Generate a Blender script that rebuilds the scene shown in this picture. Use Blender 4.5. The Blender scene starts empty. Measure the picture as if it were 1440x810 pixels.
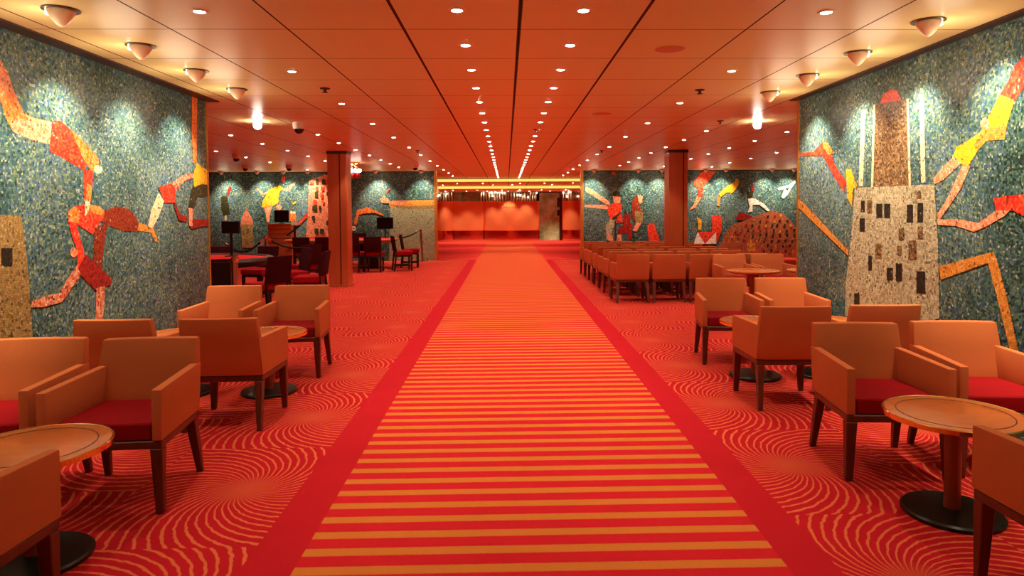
import bpy, bmesh, math, random
from mathutils import Matrix, Vector
random.seed(7)
C = bpy.context.scene.collection
PI = math.pi
W_IMG, H_IMG = 1440, 810
F = 945.0
EYE = 1.5
CEIL = 2.6925
XL, XR, YEND = -3.2, 3.2, 7.3      # faces of the two side murals, and where they stop
YB = 20.35                         # face of the back murals
XLB, XRB = -2.16, 2.33             # inner edges of the back murals

# ------------------------------------------------------------------ camera
yaw, pitch, roll = math.radians(1.4), math.radians(2.2), math.radians(-0.35)
ROT = Matrix.Rotation(-yaw, 3, 'Z') @ Matrix.Rotation(PI/2 - pitch, 3, 'X') @ Matrix.Rotation(roll, 3, 'Z')
d = ROT.transposed() @ Vector((0, 1, 0))
CX = 712 - F*d.x/(-d.z)
CY = 296 + F*d.y/(-d.z)
cam_data = bpy.data.cameras.new('camera')
cam = bpy.data.objects.new('camera', cam_data)
C.objects.link(cam)
cam.matrix_world = Matrix.Translation((0, 0, EYE)) @ ROT.to_4x4()
cam_data.sensor_width = 36.0
cam_data.lens = 36.0*F/W_IMG
cam_data.shift_x = (W_IMG/2 - CX)/W_IMG
cam_data.shift_y = (CY - H_IMG/2)/W_IMG
cam_data.clip_start = 0.05
cam_data.clip_end = 200
bpy.context.scene.camera = cam

def ray(px, py):
    return ROT @ Vector(((px - CX)/F, -(py - CY)/F, -1.0))
def on_z(px, py, z=0.0):
    r = ray(px, py); t = (z - EYE)/r.z
    return Vector((0, 0, EYE)) + r*t
def on_x(px, py, x):
    r = ray(px, py); return Vector((0, 0, EYE)) + r*(x/r.x)
def on_y(px, py, y):
    r = ray(px, py); return Vector((0, 0, EYE)) + r*(y/r.y)

# ------------------------------------------------------------------ node helpers
class NT:
    def __init__(self, name):
        self.m = bpy.data.materials.new(name); self.m.use_nodes = True
        self.t = self.m.node_tree; self.n = self.t.nodes; self.n.clear()
        self.out = self.n.new('ShaderNodeOutputMaterial')
    def node(self, kind, **kw):
        o = self.n.new(kind)
        for k, v in kw.items(): setattr(o, k, v)
        return o
    def put(self, sock, v):
        if hasattr(v, 'is_output') or isinstance(v, bpy.types.NodeSocket): self.t.links.new(v, sock)
        elif v is not None: sock.default_value = v
    def math(self, op, a, b=None, c=None):
        o = self.node('ShaderNodeMath', operation=op)
        self.put(o.inputs[0], a)
        if b is not None: self.put(o.inputs[1], b)
        if c is not None: self.put(o.inputs[2], c)
        return o.outputs[0]
    def mix(self, fac, a, b, mode='MIX'):
        o = self.node('ShaderNodeMix', data_type='RGBA', blend_type=mode)
        self.put(o.inputs[0], fac); self.put(o.inputs[6], a); self.put(o.inputs[7], b)
        return o.outputs[2]
    def ramp(self, fac, stops, interp='LINEAR'):
        o = self.node('ShaderNodeValToRGB'); cr = o.color_ramp; cr.interpolation = interp
        while len(cr.elements) < len(stops): cr.elements.new(0.5)
        for e, (p, col) in zip(cr.elements, stops): e.position = p; e.color = rgba(col)
        self.put(o.inputs[0], fac)
        return o.outputs[0]
    def principled(self, base, rough=0.5, metal=0.0, spec=0.5, normal=None, **kw):
        p = self.node('ShaderNodeBsdfPrincipled')
        self.put(p.inputs['Base Color'], base); self.put(p.inputs['Roughness'], rough)
        self.put(p.inputs['Metallic'], metal); self.put(p.inputs['Specular IOR Level'], spec)
        if normal is not None: self.put(p.inputs['Normal'], normal)
        for k, v in kw.items(): self.put(p.inputs[k], v)
        self.t.links.new(p.outputs[0], self.out.inputs[0])
        return p
    def noise(self, scale, vec=None, detail=2.0, rough=0.5):
        o = self.node('ShaderNodeTexNoise'); o.inputs['Scale'].default_value = scale
        o.inputs['Detail'].default_value = detail; o.inputs['Roughness'].default_value = rough
        if vec is not None: self.put(o.inputs['Vector'], vec)
        return o
    def bump(self, h, strength=0.3, dist=0.01):
        o = self.node('ShaderNodeBump'); o.inputs['Strength'].default_value = strength
        o.inputs['Distance'].default_value = dist; self.put(o.inputs['Height'], h)
        return o.outputs[0]
    def objco(self): return self.node('ShaderNodeTexCoord').outputs['Object']
    def pos(self): return self.node('ShaderNodeNewGeometry').outputs['Position']
    def xyz(self, v):
        o = self.node('ShaderNodeSeparateXYZ'); self.put(o.inputs[0], v); return o.outputs
def rgba(c): return (c[0], c[1], c[2], 1.0)
def srgb(r, g, b):
    f = lambda v: (v/255/12.92) if v/255 <= 0.04045 else ((v/255 + 0.055)/1.055)**2.4
    return (f(r), f(g), f(b))

def simple(name, col, rough=0.5, metal=0.0, spec=0.5, var=0.08, scale=30, bump=0.0):
    t = NT(name); co = t.objco()
    n = t.noise(scale, co, 3)
    a = rgba([c*(1 - var) for c in col]); b = rgba([min(1, c*(1 + var)) for c in col])
    t.principled(t.mix(n.outputs[0], a, b), rough, metal, spec,
                 normal=t.bump(n.outputs[0], bump, 0.002) if bump else None)
    return t.m
def emissive(name, col, strength):
    t = NT(name)
    e = t.node('ShaderNodeEmission'); e.inputs[0].default_value = rgba(col); e.inputs[1].default_value = strength
    t.t.links.new(e.outputs[0], t.out.inputs[0])
    try: t.m.cycles.emission_sampling = 'NONE'
    except Exception: pass
    return t.m
def fabric(name, col, var=0.12):
    t = NT(name); co = t.objco()
    n = t.noise(260, co, 2); n2 = t.noise(9, co, 3)
    a = rgba([c*(1 - var) for c in col]); b = rgba([min(1, c*(1 + var)) for c in col])
    colr = t.mix(t.math('ADD', t.math('MULTIPLY', n.outputs[0], 0.6), t.math('MULTIPLY', n2.outputs[0], 0.4)), a, b)
    t.principled(colr, 0.9, 0.0, 0.12, normal=t.bump(n.outputs[0], 0.25, 0.002), **{'Sheen Weight': 0.0, 'Sheen Roughness': 0.5})
    return t.m
def wood(name, c1, c2, rough=0.35, scale=(30, 30, 3)):
    t = NT(name); co = t.objco()
    mp = t.node('ShaderNodeMapping'); t.put(mp.inputs[0], co); mp.inputs['Scale'].default_value = scale
    n = t.noise(1.0, mp.outputs[0], 5, 0.6)
    t.principled(t.ramp(n.outputs[0], [(0.3, c1), (0.7, c2)]), rough, 0.0, 0.5)
    return t.m

M = {}
M['chair'] = fabric('tan_orange_upholstery', srgb(192, 104, 58))
M['cushion'] = fabric('crimson_seat_fabric', srgb(136, 4, 12))
M['chair_wood'] = wood('red_brown_wood', srgb(80, 30, 15), srgb(106, 44, 22))
M['dark_chair'] = fabric('maroon_upholstery', srgb(58, 8, 12))
M['dark_seat'] = fabric('red_upholstery', srgb(150, 8, 18))
M['black_wood'] = simple('black_lacquer', srgb(26, 16, 14), 0.35)
M['table_wood'] = wood('honey_wood', srgb(190, 100, 48), srgb(202, 112, 56), 0.2, (6, 14, 14))
M['inlay'] = simple('dark_inlay', srgb(70, 30, 14), 0.3)
M['brass'] = simple('polished_brass', srgb(232, 190, 120), 0.15, 1.0)
M['gold_trim'] = simple('gilded_edge', srgb(214, 150, 70), 0.3, 0.8)
M['pole_wood'] = wood('table_column_wood', srgb(120, 50, 26), srgb(146, 66, 34), 0.35)
M['black_base'] = simple('black_iron', srgb(24, 32, 24), 0.3, 0.3)
M['dark_trim'] = simple('dark_bronze_trim', srgb(64, 26, 14), 0.4, 0.2)
M['pillar'] = wood('copper_toned_wood', srgb(178, 84, 42), srgb(194, 96, 50), 0.3, (20, 20, 1.5))
M['groove'] = simple('dark_groove', srgb(70, 22, 12), 0.6)
M['copper'] = simple('copper_sheet', srgb(220, 122, 70), 0.38, 0.35, var=0.05, scale=3)
M['mirror_plinth'] = simple('dark_mirror', srgb(205, 110, 90), 0.1, 0.85)
M['mirror'] = simple('bronze_mirror', srgb(210, 200, 160), 0.25, 0.6, var=0.45, scale=5)
M['chrome'] = simple('chrome', srgb(225, 222, 215), 0.12, 1.0)
M['black'] = simple('black_plastic', srgb(12, 12, 13), 0.35)
M['screen'] = simple('dark_screen', srgb(14, 16, 16), 0.12)
M['white'] = simple('white_plastic', srgb(236, 220, 200), 0.5)
M['fixture'] = simple('peach_painted_metal', srgb(244, 204, 166), 0.4)
M['felt'] = fabric('red_felt', srgb(214, 44, 40))
M['rail'] = simple('padded_black_rail', srgb(34, 26, 24), 0.35)
M['podium'] = wood('podium_wood', srgb(186, 96, 46), srgb(204, 112, 58), 0.4, (2, 2, 25))
M['cream'] = simple('cream_card', srgb(240, 225, 180), 0.6)
M['red_glass'] = simple('red_glass_drops', srgb(200, 24, 30), 0.1)
M['black_rope'] = simple('black_velvet', srgb(18, 14, 16), 0.9)
M['bulb'] = emissive('warm_lamp', (1.0, 0.88, 0.7), 60)
M['bulb_big'] = emissive('bright_lamp', (1.0, 0.88, 0.7), 70)
M['chandelier_bulb'] = emissive('chandelier_bulb', (1.0, 0.88, 0.72), 14)
M['wash_lens'] = emissive('wall_washer_lens', (1.0, 0.82, 0.55), 25)
M['cove'] = emissive('amber_cove_light', (1.0, 0.55, 0.10), 1.5)
M['wall_paint'] = simple('terracotta_paint', srgb(196, 96, 60), 0.6)
M['letters'] = simple('brass_letters', srgb(240, 190, 110), 0.3, 0.5)
M['threshold'] = simple('dark_threshold', srgb(96, 52, 34), 0.4, 0.4)

# marble door leaf
t = NT('green_marble'); n = t.noise(2.2, t.objco(), 6, 0.65)
t.principled(t.ramp(n.outputs[0], [(0.3, srgb(110, 136, 80)), (0.5, srgb(160, 184, 126)), (0.72, srgb(204, 220, 184))]), 0.25)
M['marble'] = t.m

# ceiling panels: dark joints, glossy peach paint
t = NT('ceiling_panels'); p = t.xyz(t.pos()); x, y = p[0], p[1]
def line(t, v, origin, pitch, half):
    u = t.math('DIVIDE', t.math('SUBTRACT', v, origin), pitch)
    f = t.math('ABSOLUTE', t.math('SUBTRACT', u, t.math('ROUND', u)))
    return t.math('LESS_THAN', t.math('MULTIPLY', f, pitch), half)
lx = line(t, x, 0.092, 0.755, 0.006)
lwide = line(t, t.math('ABSOLUTE', t.math('SUBTRACT', x, 0.092)), 0.755, 50, 0.010)
lc = t.math('LESS_THAN', t.math('ABSOLUTE', t.math('SUBTRACT', x, 0.092)), 0.013)
ly = line(t, y, 4.475, 0.85, 0.005)
joints = t.math('MAXIMUM', t.math('MULTIPLY', ly, 0.85), t.math('MAXIMUM', lx, lwide))
n = t.noise(0.6, t.pos(), 2)
base = t.mix(n.outputs[0], rgba(srgb(234, 212, 146)), rgba(srgb(238, 217, 152)))
base = t.mix(joints, base, rgba(srgb(74, 22, 12)))
base = t.mix(lc, base, rgba(srgb(16, 8, 6)))
n2 = t.noise(1.4, t.pos(), 2)
t.principled(base, t.math('ADD', 0.36, t.math('MULTIPLY', joints, 0.4)), 0.0, 0.12, normal=t.bump(n2.outputs[0], 0.05, 0.02))
M['ceiling'] = t.m

# carpet: plain red border, spiral-ray motifs on both sides
RUN_L, RUN_R, BOR_L, BOR_R = -0.90, 1.165, -1.13, 1.375
t = NT('swirl_carpet'); pos = t.pos(); p = t.xyz(pos); x, y = p[0], p[1]
right = t.math('GREATER_THAN', x, 0.13)
u = t.math('ADD', t.math('MULTIPLY', right, t.math('SUBTRACT', x, 1.66)),
           t.math('MULTIPLY', t.math('SUBTRACT', 1, right), t.math('SUBTRACT', -1.43, x)))
PX, PY = 1.15, 1.27
v = t.math('SUBTRACT', y, t.math('ADD', 3.62, t.math('MULTIPLY', right, 0.22)))
i = t.math('ROUND', t.math('DIVIDE', u, PX))
v = t.math('SUBTRACT', v, t.math('MULTIPLY', i, PY*0.5))
lu = t.math('SUBTRACT', u, t.math('MULTIPLY', i, PX))
lv = t.math('SUBTRACT', v, t.math('MULTIPLY', t.math('ROUND', t.math('DIVIDE', v, PY)), PY))
r = t.math('SQRT', t.math('ADD', t.math('MULTIPLY', lu, lu), t.math('MULTIPLY', lv, lv)))
th = t.math('ARCTAN2', lv, lu)
wob = t.noise(16, pos, 2, 0.6)
ang = t.math('ADD', t.math('MULTIPLY', th, 46.0), t.math('MULTIPLY', r, 84.0))
ang = t.math('ADD', ang, t.math('MULTIPLY', t.math('SUBTRACT', wob.outputs[0], 0.5), 3.2))
s = t.math('SINE', ang)
mask = t.node('ShaderNodeMapRange'); t.put(mask.inputs[0], s)
mask.inputs[1].default_value = 0.55; mask.inputs[2].default_value = 0.80
cen = t.node('ShaderNodeMapRange'); t.put(cen.inputs[0], r); cen.inputs[1].default_value = 0.04; cen.inputs[2].default_value = 0.20; cen.inputs[3].default_value = 1; cen.inputs[4].default_value = 0
mask = t.math('MAXIMUM', t.math('MULTIPLY', mask.outputs[0], t.math('SUBTRACT', 1, t.math('MULTIPLY', cen.outputs[0], 0.6))), t.math('MULTIPLY', cen.outputs[0], 0.5))
inside = t.math('MAXIMUM', t.math('LESS_THAN', x, BOR_L), t.math('GREATER_THAN', x, BOR_R))
mask = t.math('MULTIPLY', mask, t.math('MULTIPLY', inside, t.math('LESS_THAN', y, 20.3)))
pile = t.noise(420, pos, 2); pile2 = t.noise(3, pos, 3)
red = t.mix(pile2.outputs[0], rgba(srgb(188, 22, 34)), rgba(srgb(204, 30, 40)))
col = t.mix(mask, red, rgba(srgb(228, 112, 66)))
lobby = t.math('GREATER_THAN', y, 20.3)
col = t.mix(t.math('MULTIPLY', lobby, 0.5), col, rgba(srgb(226, 70, 50)))
dark = t.math('MULTIPLY', t.math('SUBTRACT', pile.outputs[0], 0.5), 0.5)
col = t.mix(t.math('ADD', 0.12, dark), col, (0.05, 0.0, 0.0, 1))
t.principled(col, 0.95, 0.0, 0.1, normal=t.bump(pile.outputs[0], 0.4, 0.004))
M['carpet'] = t.m
# striped runner
t = NT('striped_carpet'); pos = t.pos(); p = t.xyz(pos)
wob = t.noise(60, pos, 2)
yy = t.math('ADD', p[1], t.math('MULTIPLY', t.math('SUBTRACT', wob.outputs[0], 0.5), 0.006))
uu = t.math('DIVIDE', t.math('SUBTRACT', yy, 2.762), 0.1545)
fr = t.math('ABSOLUTE', t.math('SUBTRACT', uu, t.math('ROUND', uu)))
mr = t.node('ShaderNodeMapRange'); t.put(mr.inputs[0], fr)
mr.inputs[1].default_value = 0.19; mr.inputs[2].default_value = 0.23; mr.inputs[3].default_value = 1; mr.inputs[4].default_value = 0
pile = t.noise(420, pos, 2); pile2 = t.noise(3, pos, 3)
col = t.mix(mr.outputs[0], t.mix(pile2.outputs[0], rgba(srgb(204, 28, 40)), rgba(srgb(216, 36, 46))), rgba(srgb(214, 124, 50)))
dark = t.math('MULTIPLY', t.math('SUBTRACT', pile.outputs[0], 0.5), 0.5)
col = t.mix(t.math('ADD', 0.12, dark), col, (0.05, 0.0, 0.0, 1))
t.principled(col, 0.95, 0.0, 0.1, normal=t.bump(pile.outputs[0], 0.4, 0.004))
M['runner'] = t.m

# mosaics
def mosaic(name, cols, scale, grout=(0.02, 0.025, 0.02), patches=None):
    t = NT(name); uv = t.node('ShaderNodeTexCoord').outputs['UV']
    # tiles laid along gently bending rows
    warp = t.noise(0.9, uv, 2)
    w2 = t.node('ShaderNodeVectorMath', operation='SCALE'); t.put(w2.inputs[0], warp.outputs['Color']); w2.inputs['Scale'].default_value = 0.35
    w3 = t.node('ShaderNodeVectorMath', operation='ADD'); t.put(w3.inputs[0], uv); t.put(w3.inputs[1], w2.outputs[0])
    def vor(feature):
        o = t.node('ShaderNodeTexVoronoi', voronoi_dimensions='2D', feature=feature, distance='EUCLIDEAN')
        o.inputs['Scale'].default_value = scale; o.inputs['Randomness'].default_value = 0.62
        t.put(o.inputs['Vector'], w3.outputs[0]); return o
    f1 = vor('F1'); ed = vor('DISTANCE_TO_EDGE')
    sep = t.node('ShaderNodeSeparateColor'); t.put(sep.inputs[0], f1.outputs['Color'])
    rnd = sep.outputs[0]
    if patches:
        big = t.noise(0.9, uv, 3, 0.55)
        sh = t.math('MULTIPLY', t.math('SUBTRACT', big.outputs[0], 0.5), 1.9)
        rnd = t.math('ADD', t.math('MULTIPLY', rnd, 0.72), t.math('ADD', 0.14, sh))
    stops = [(i/max(1, len(cols)-1), c) for i, c in enumerate(cols)]
    col = t.ramp(rnd, stops)
    glint = t.math('GREATER_THAN', sep.outputs[1], 0.95 if patches else 0.985)
    darkt = t.math('LESS_THAN', sep.outputs[1], 0.08 if patches else 0.05)
    col = t.mix(t.math('MULTIPLY', glint, 0.28), col, rgba(srgb(226, 222, 190)))
    col = t.mix(t.math('MULTIPLY', darkt, 0.7), col, rgba(srgb(24, 30, 34)))
    g = t.math('LESS_THAN', ed.outputs['Distance'], 0.045)
    col = t.mix(t.math('MULTIPLY', g, 0.75), col, rgba(grout))
    tilt = t.node('ShaderNodeVectorMath', operation='SUBTRACT'); t.put(tilt.inputs[0], f1.outputs['Color']); tilt.inputs[1].default_value = (0.5, 0.5, 0.5)
    tl = t.node('ShaderNodeVectorMath', operation='SCALE'); t.put(tl.inputs[0], tilt.outputs[0]); tl.inputs['Scale'].default_value = 0.16
    nn = t.node('ShaderNodeNewGeometry').outputs['Normal']
    ad = t.node('ShaderNodeVectorMath', operation='ADD'); t.put(ad.inputs[0], nn); t.put(ad.inputs[1], tl.outputs[0])
    nz = t.node('ShaderNodeVectorMath', operation='NORMALIZE'); t.put(nz.inputs[0], ad.outputs[0])
    t.principled(col, t.math('ADD', 0.3, t.math('MULTIPLY', g, 0.5)), 0.0, 0.2, normal=nz.outputs[0])
    return t.m
PAL = {
 'sea': [srgb(26, 48, 42), srgb(46, 76, 66), srgb(58, 92, 96), srgb(90, 114, 86), srgb(44, 80, 120), srgb(128, 138, 100), srgb(88, 118, 138)],
 'orange': [srgb(232, 92, 30), srgb(240, 126, 50), srgb(244, 150, 84)],
 'salmon': [srgb(236, 110, 70), srgb(240, 150, 110), srgb(226, 176, 140)],
 'red': [srgb(206, 34, 26), srgb(228, 56, 36), srgb(240, 92, 50)],
 'rust': [srgb(126, 38, 20), srgb(150, 54, 26), srgb(104, 30, 18)],
 'crimson': [srgb(136, 22, 20), srgb(166, 34, 28), srgb(120, 30, 20)],
 'yellow': [srgb(240, 164, 26), srgb(248, 188, 44), srgb(232, 148, 30)],
 'cream': [srgb(226, 208, 160), srgb(206, 180, 130), srgb(236, 222, 190)],
 'fleck': [srgb(206, 70, 46), srgb(226, 170, 130), srgb(190, 40, 30)],
 'tan': [srgb(132, 102, 58), srgb(164, 130, 76), srgb(116, 90, 52)],
 'stone': [srgb(140, 128, 98), srgb(176, 162, 130), srgb(196, 184, 152), srgb(150, 132, 100)],
 'brown': [srgb(70, 48, 30), srgb(120, 88, 56), srgb(150, 116, 80)],
 'darkwin': [srgb(26, 24, 20), srgb(46, 40, 30), srgb(34, 28, 22)],
 'olive': [srgb(46, 46, 24), srgb(66, 60, 30), srgb(34, 34, 22)],
 'pink': [srgb(226, 130, 96), srgb(206, 104, 74), srgb(236, 156, 116)],
 'mount': [srgb(164, 86, 54), srgb(182, 100, 64), srgb(146, 72, 46)],
 'greengrey': [srgb(146, 144, 112), srgb(166, 162, 126), srgb(128, 134, 104)],
 'white': [srgb(240, 236, 220), srgb(226, 216, 196), srgb(250, 246, 236)],
 'gold': [srgb(206, 130, 50), srgb(226, 150, 66), srgb(186, 112, 40)],
}
MOS = {}
def mos(key, scale):
    k = (key, scale)
    if k not in MOS:
        MOS[k] = mosaic('mosaic_%s' % key, PAL[key], scale, patches=(key == 'sea'))
    return MOS[k]

# ------------------------------------------------------------------ mesh helpers
def box(bm, x0, x1, y0, y1, z0, z1):
    vs = [bm.verts.new((x, y, z)) for z in (z0, z1) for y in (y0, y1) for x in (x0, x1)]
    fs = [(0, 2, 3, 1), (4, 5, 7, 6), (0, 1, 5, 4), (1, 3, 7, 5), (3, 2, 6, 7), (2, 0, 4, 6)]
    return [bm.faces.new([vs[i] for i in f]) for f in fs]
def hexa(bm, bot, top):
    """bot/top: four points each, counter-clockwise seen from above"""
    a = [bm.verts.new(p) for p in bot]; b = [bm.verts.new(p) for p in top]
    bm.faces.new(a[::-1]); bm.faces.new(b)
    for i in range(4):
        j = (i + 1) % 4
        bm.faces.new((a[i], a[j], b[j], b[i]))
def lathe(bm, prof, n=32, cx=0, cy=0):
    rings = []
    for (r, z) in prof:
        if r < 1e-6: rings.append([bm.verts.new((cx, cy, z))])
        else: rings.append([bm.verts.new((cx + r*math.cos(2*PI*k/n), cy + r*math.sin(2*PI*k/n), z)) for k in range(n)])
    for a, b in zip(rings, rings[1:]):
        for k in range(n):
            l = (k + 1) % n
            if len(a) == 1 and len(b) == 1: continue
            if len(a) == 1: bm.faces.new((a[0], b[l], b[k]))
            elif len(b) == 1: bm.faces.new((a[k], a[l], b[0]))
            else: bm.faces.new((a[k], a[l], b[l], b[k]))
def tube(bm, pts, r, n=10):
    pts = [Vector(p) for p in pts]; rings = []
    for i, p in enumerate(pts):
        dvec = (pts[min(i+1, len(pts)-1)] - pts[max(i-1, 0)]).normalized()
        up = Vector((0, 0, 1)) if abs(dvec.z) < 0.95 else Vector((1, 0, 0))
        a = dvec.cross(up).normalized(); b = dvec.cross(a).normalized()
        rings.append([bm.verts.new(p + (a*math.cos(2*PI*k/n) + b*math.sin(2*PI*k/n))*r) for k in range(n)])
    for a, b in zip(rings, rings[1:]):
        for k in range(n):
            bm.faces.new((a[k], a[(k+1) % n], b[(k+1) % n], b[k]))
    bm.faces.new(rings[0][::-1]); bm.faces.new(rings[-1])
def prism(bm, outline, z0, z1):
    a = [bm.verts.new((x, y, z0)) for x, y in outline]; b = [bm.verts.new((x, y, z1)) for x, y in outline]
    bm.faces.new(a[::-1]); bm.faces.new(b)
    for i in range(len(a)):
        j = (i+1) % len(a); bm.faces.new((a[i], a[j], b[j], b[i]))
def bevel(bm, w, seg=2, ang=0.6):
    bmesh.ops.recalc_face_normals(bm, faces=bm.faces[:])
    es = [e for e in bm.edges if len(e.link_faces) == 2 and e.calc_face_angle(0) > ang]
    bmesh.ops.bevel(bm, geom=es, offset=w, segments=seg, profile=0.6, affect='EDGES', clamp_overlap=True)
def obj(name, bm, mat, parent=None, smooth=True, loc=None):
    bmesh.ops.recalc_face_normals(bm, faces=bm.faces[:])
    me = bpy.data.meshes.new(name); bm.to_mesh(me); bm.free()
    me.materials.append(mat)
    if smooth:
        for f in me.polygons: f.use_smooth = True
        try: me.set_sharp_from_angle(angle=math.radians(35))
        except Exception: pass
    o = bpy.data.objects.new(name, me); C.objects.link(o)
    if parent: o.parent = parent
    if loc is not None: o.location = loc
    return o
def tag(o, label, cat, group=None, kind=None):
    o['label'] = label; o['category'] = cat
    if group: o['group'] = group
    if kind: o['kind'] = kind
    return o
def thing(name, label, cat, loc=(0, 0, 0), rotz=0, group=None):
    o = bpy.data.objects.new(name, None); C.objects.link(o)
    o.empty_display_size = 0.1
    o.location = loc; o.rotation_euler = (0, 0, rotz)
    return tag(o, label, cat, group)
def dup(root, loc, rotz, label, group=None):
    r = root.copy(); C.objects.link(r); r.location = loc; r.rotation_euler = (0, 0, rotz)
    r['label'] = label
    if group: r['group'] = group
    for ch in list(root.children):
        c = ch.copy(); C.objects.link(c); c.parent = r
        for g in ch.children:
            e = g.copy(); C.objects.link(e); e.parent = c
    return r
def struct(name, bm, mat, smooth=False):
    o = obj(name, bm, mat, smooth=smooth); o['kind'] = 'structure'; return o
def NB(): return bmesh.new()
ORD = ['first', 'second', 'third', 'fourth', 'fifth', 'sixth', 'seventh', 'eighth', 'ninth', 'tenth', 'eleventh', 'twelfth',
       'thirteenth', 'fourteenth', 'fifteenth', 'sixteenth', 'seventeenth', 'eighteenth', 'nineteenth', 'twentieth',
       'twenty-first', 'twenty-second', 'twenty-third', 'twenty-fourth', 'twenty-fifth', 'twenty-sixth', 'twenty-seventh', 'twenty-eighth', 'twenty-ninth', 'thirtieth']

# ------------------------------------------------------------------ shell
b = NB(); box(b, -9.2, 9.2, -3.2, 36, -0.2, 0); struct('floor', b, M['carpet'])
b = NB(); box(b, RUN_L, RUN_R, -3.0, 31.0, 0.0, 0.004)
tag(obj('carpet_runner', b, M['runner'], smooth=False), 'long carpet runner with orange and red cross stripes down the middle aisle', 'carpet')
b = NB(); box(b, -9.2, 9.2, -3.2, 25.0, CEIL, CEIL + 0.12); struct('ceiling', b, M['ceiling'])
b = NB(); box(b, XL - 0.25, XL - 0.03, -3.2, YEND - 0.02, 0, CEIL); struct('wall_left', b, M['wall_paint'])
b = NB(); box(b, XR + 0.03, XR + 0.25, -3.2, YEND - 0.02, 0, CEIL); struct('wall_right', b, M['wall_paint'])
b = NB(); box(b, -9.2, XL - 0.25, YEND - 0.25, YEND - 0.02, 0, CEIL); struct('wall_side_left', b, M['wall_paint'])
b = NB(); box(b, XR + 0.25, 9.2, YEND - 0.25, YEND - 0.02, 0, CEIL); struct('wall_side_right', b, M['wall_paint'])
b = NB(); box(b, -9.2, -9.0, YEND, YB + 0.2, 0, CEIL); struct('wall_far_left', b, M['wall_paint'])
b = NB(); box(b, 9.0, 9.2, YEND, YB + 0.2, 0, CEIL); struct('wall_far_right', b, M['wall_paint'])
b = NB(); box(b, -9.0, XLB - 0.01, YB + 0.04, YB + 0.3, 0, CEIL); struct('wall_back_left', b, M['wall_paint'])
b = NB(); box(b, XRB + 0.01, 9.0, YB + 0.04, YB + 0.3, 0, CEIL); struct('wall_back_right', b, M['wall_paint'])
b = NB(); box(b, XL, XR, -3.4, -3.2, 0, CEIL); struct('wall_rear', b, M['wall_paint'])
b = NB(); box(b, -4.3, -4.1, YB + 0.3, 36, 0, CEIL); struct('wall_lobby_left', b, M['wall_paint'])
b = NB(); box(b, 4.5, 4.7, YB + 0.3, 36, 0, CEIL); struct('wall_lobby_right', b, M['wall_paint'])
b = NB(); box(b, -4.3, 4.7, 35.0, 35.2, 0, CEIL); struct('wall_back', b, M['groove'])
# stepped soffits over the lobby
b = NB(); box(b, -4.1, 4.5, 25.0, 29.0, 2.56, 2.66); struct('ceiling_step', b, M['ceiling'])
b = NB(); box(b, -4.1, 4.5, 29.0, 35.0, 2.43, 2.53); struct('ceiling_lower_step', b, M['ceiling'])
for k, (yy, z0, z1) in enumerate([(24.97, 2.575, 2.665), (28.97, 2.445, 2.545)]):
    b = NB(); box(b, -4.1, 4.5, yy, yy + 0.02, z0, z1)
    tag(obj('cove_light', b, M['cove'], smooth=False), ['glowing amber cove strip across the hall, nearer and higher of two', 'glowing amber cove strip above the copper counters, farther and lower of two'][k], 'light')
# dark strips coloured as the shade of the gaps above the side murals
b = NB(); box(b, XL - 0.02, XL + 0.125, -3.2, YEND + 0.05, CEIL - 0.012, CEIL + 0.01); struct('trim_1', b, M['dark_trim'])
b = NB(); box(b, XR - 0.09, XR + 0.02, -3.2, YEND + 0.05, CEIL - 0.012, CEIL + 0.01); struct('trim_2', b, M['dark_trim'])
b = NB(); box(b, XL - 0.03, XL + 0.012, YEND - 0.015, YEND + 0.012, 0, CEIL - 0.012); struct('trim_3', b, M['gold_trim'])
b = NB(); box(b, XR - 0.012, XR + 0.03, YEND - 0.015, YEND + 0.012, 0, CEIL - 0.012); struct('trim_4', b, M['gold_trim'])
b = NB(); box(b, XLB - 0.01, XLB + 0.06, YB - 0.02, YB + 0.3, 0, CEIL); struct('trim_5', b, M['gold_trim'])
b = NB(); box(b, XRB - 0.06, XRB + 0.01, YB - 0.02, YB + 0.3, 0, CEIL); struct('trim_6', b, M['gold_trim'])
b = NB(); box(b, -9.0, XLB, YB - 0.06, YB + 0.04, CEIL - 0.03, CEIL); struct('trim_7', b, M['dark_trim'])
b = NB(); box(b, XRB, 9.0, YB - 0.06, YB + 0.04, CEIL - 0.03, CEIL); struct('trim_8', b, M['dark_trim'])
b = NB(); box(b, XLB, RUN_L - 0.05, YB - 0.02, YB + 0.08, 0.0, 0.006); struct('trim_9', b, M['threshold'])
b = NB(); box(b, RUN_R + 0.05, XRB, YB - 0.02, YB + 0.08, 0.0, 0.006); struct('trim_10', b, M['threshold'])

# pillars: copper-toned casing with a dark groove down the face
def pillar(x, y, gx):
    b = NB(); box(b, x - 0.19, x + 0.19, y, y + 0.4, 0, CEIL - 0.02); bevel(b, 0.012)
    o = struct('pillar', b, M['pillar'])
    b = NB(); box(b, x + gx - 0.012, x + gx + 0.012, y - 0.004, y + 0.01, 0.0, CEIL - 0.03); obj('groove', b, M['groove'], o)
    b = NB(); box(b, x - 0.2, x + 0.2, y - 0.01, y + 0.41, 0.0, 0.05); bevel(b, 0.005); obj('base', b, M['pillar'], o)
    b = NB(); box(b, x - 0.2, x + 0.2, y - 0.01, y + 0.41, CEIL - 0.06, CEIL - 0.001); bevel(b, 0.005); obj('collar', b, M['dark_trim'], o)
    return o
pillar(on_z(480.5, 402).x, 13.37, 0.05)
pillar(3.44, 13.37, 0.10)

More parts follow.
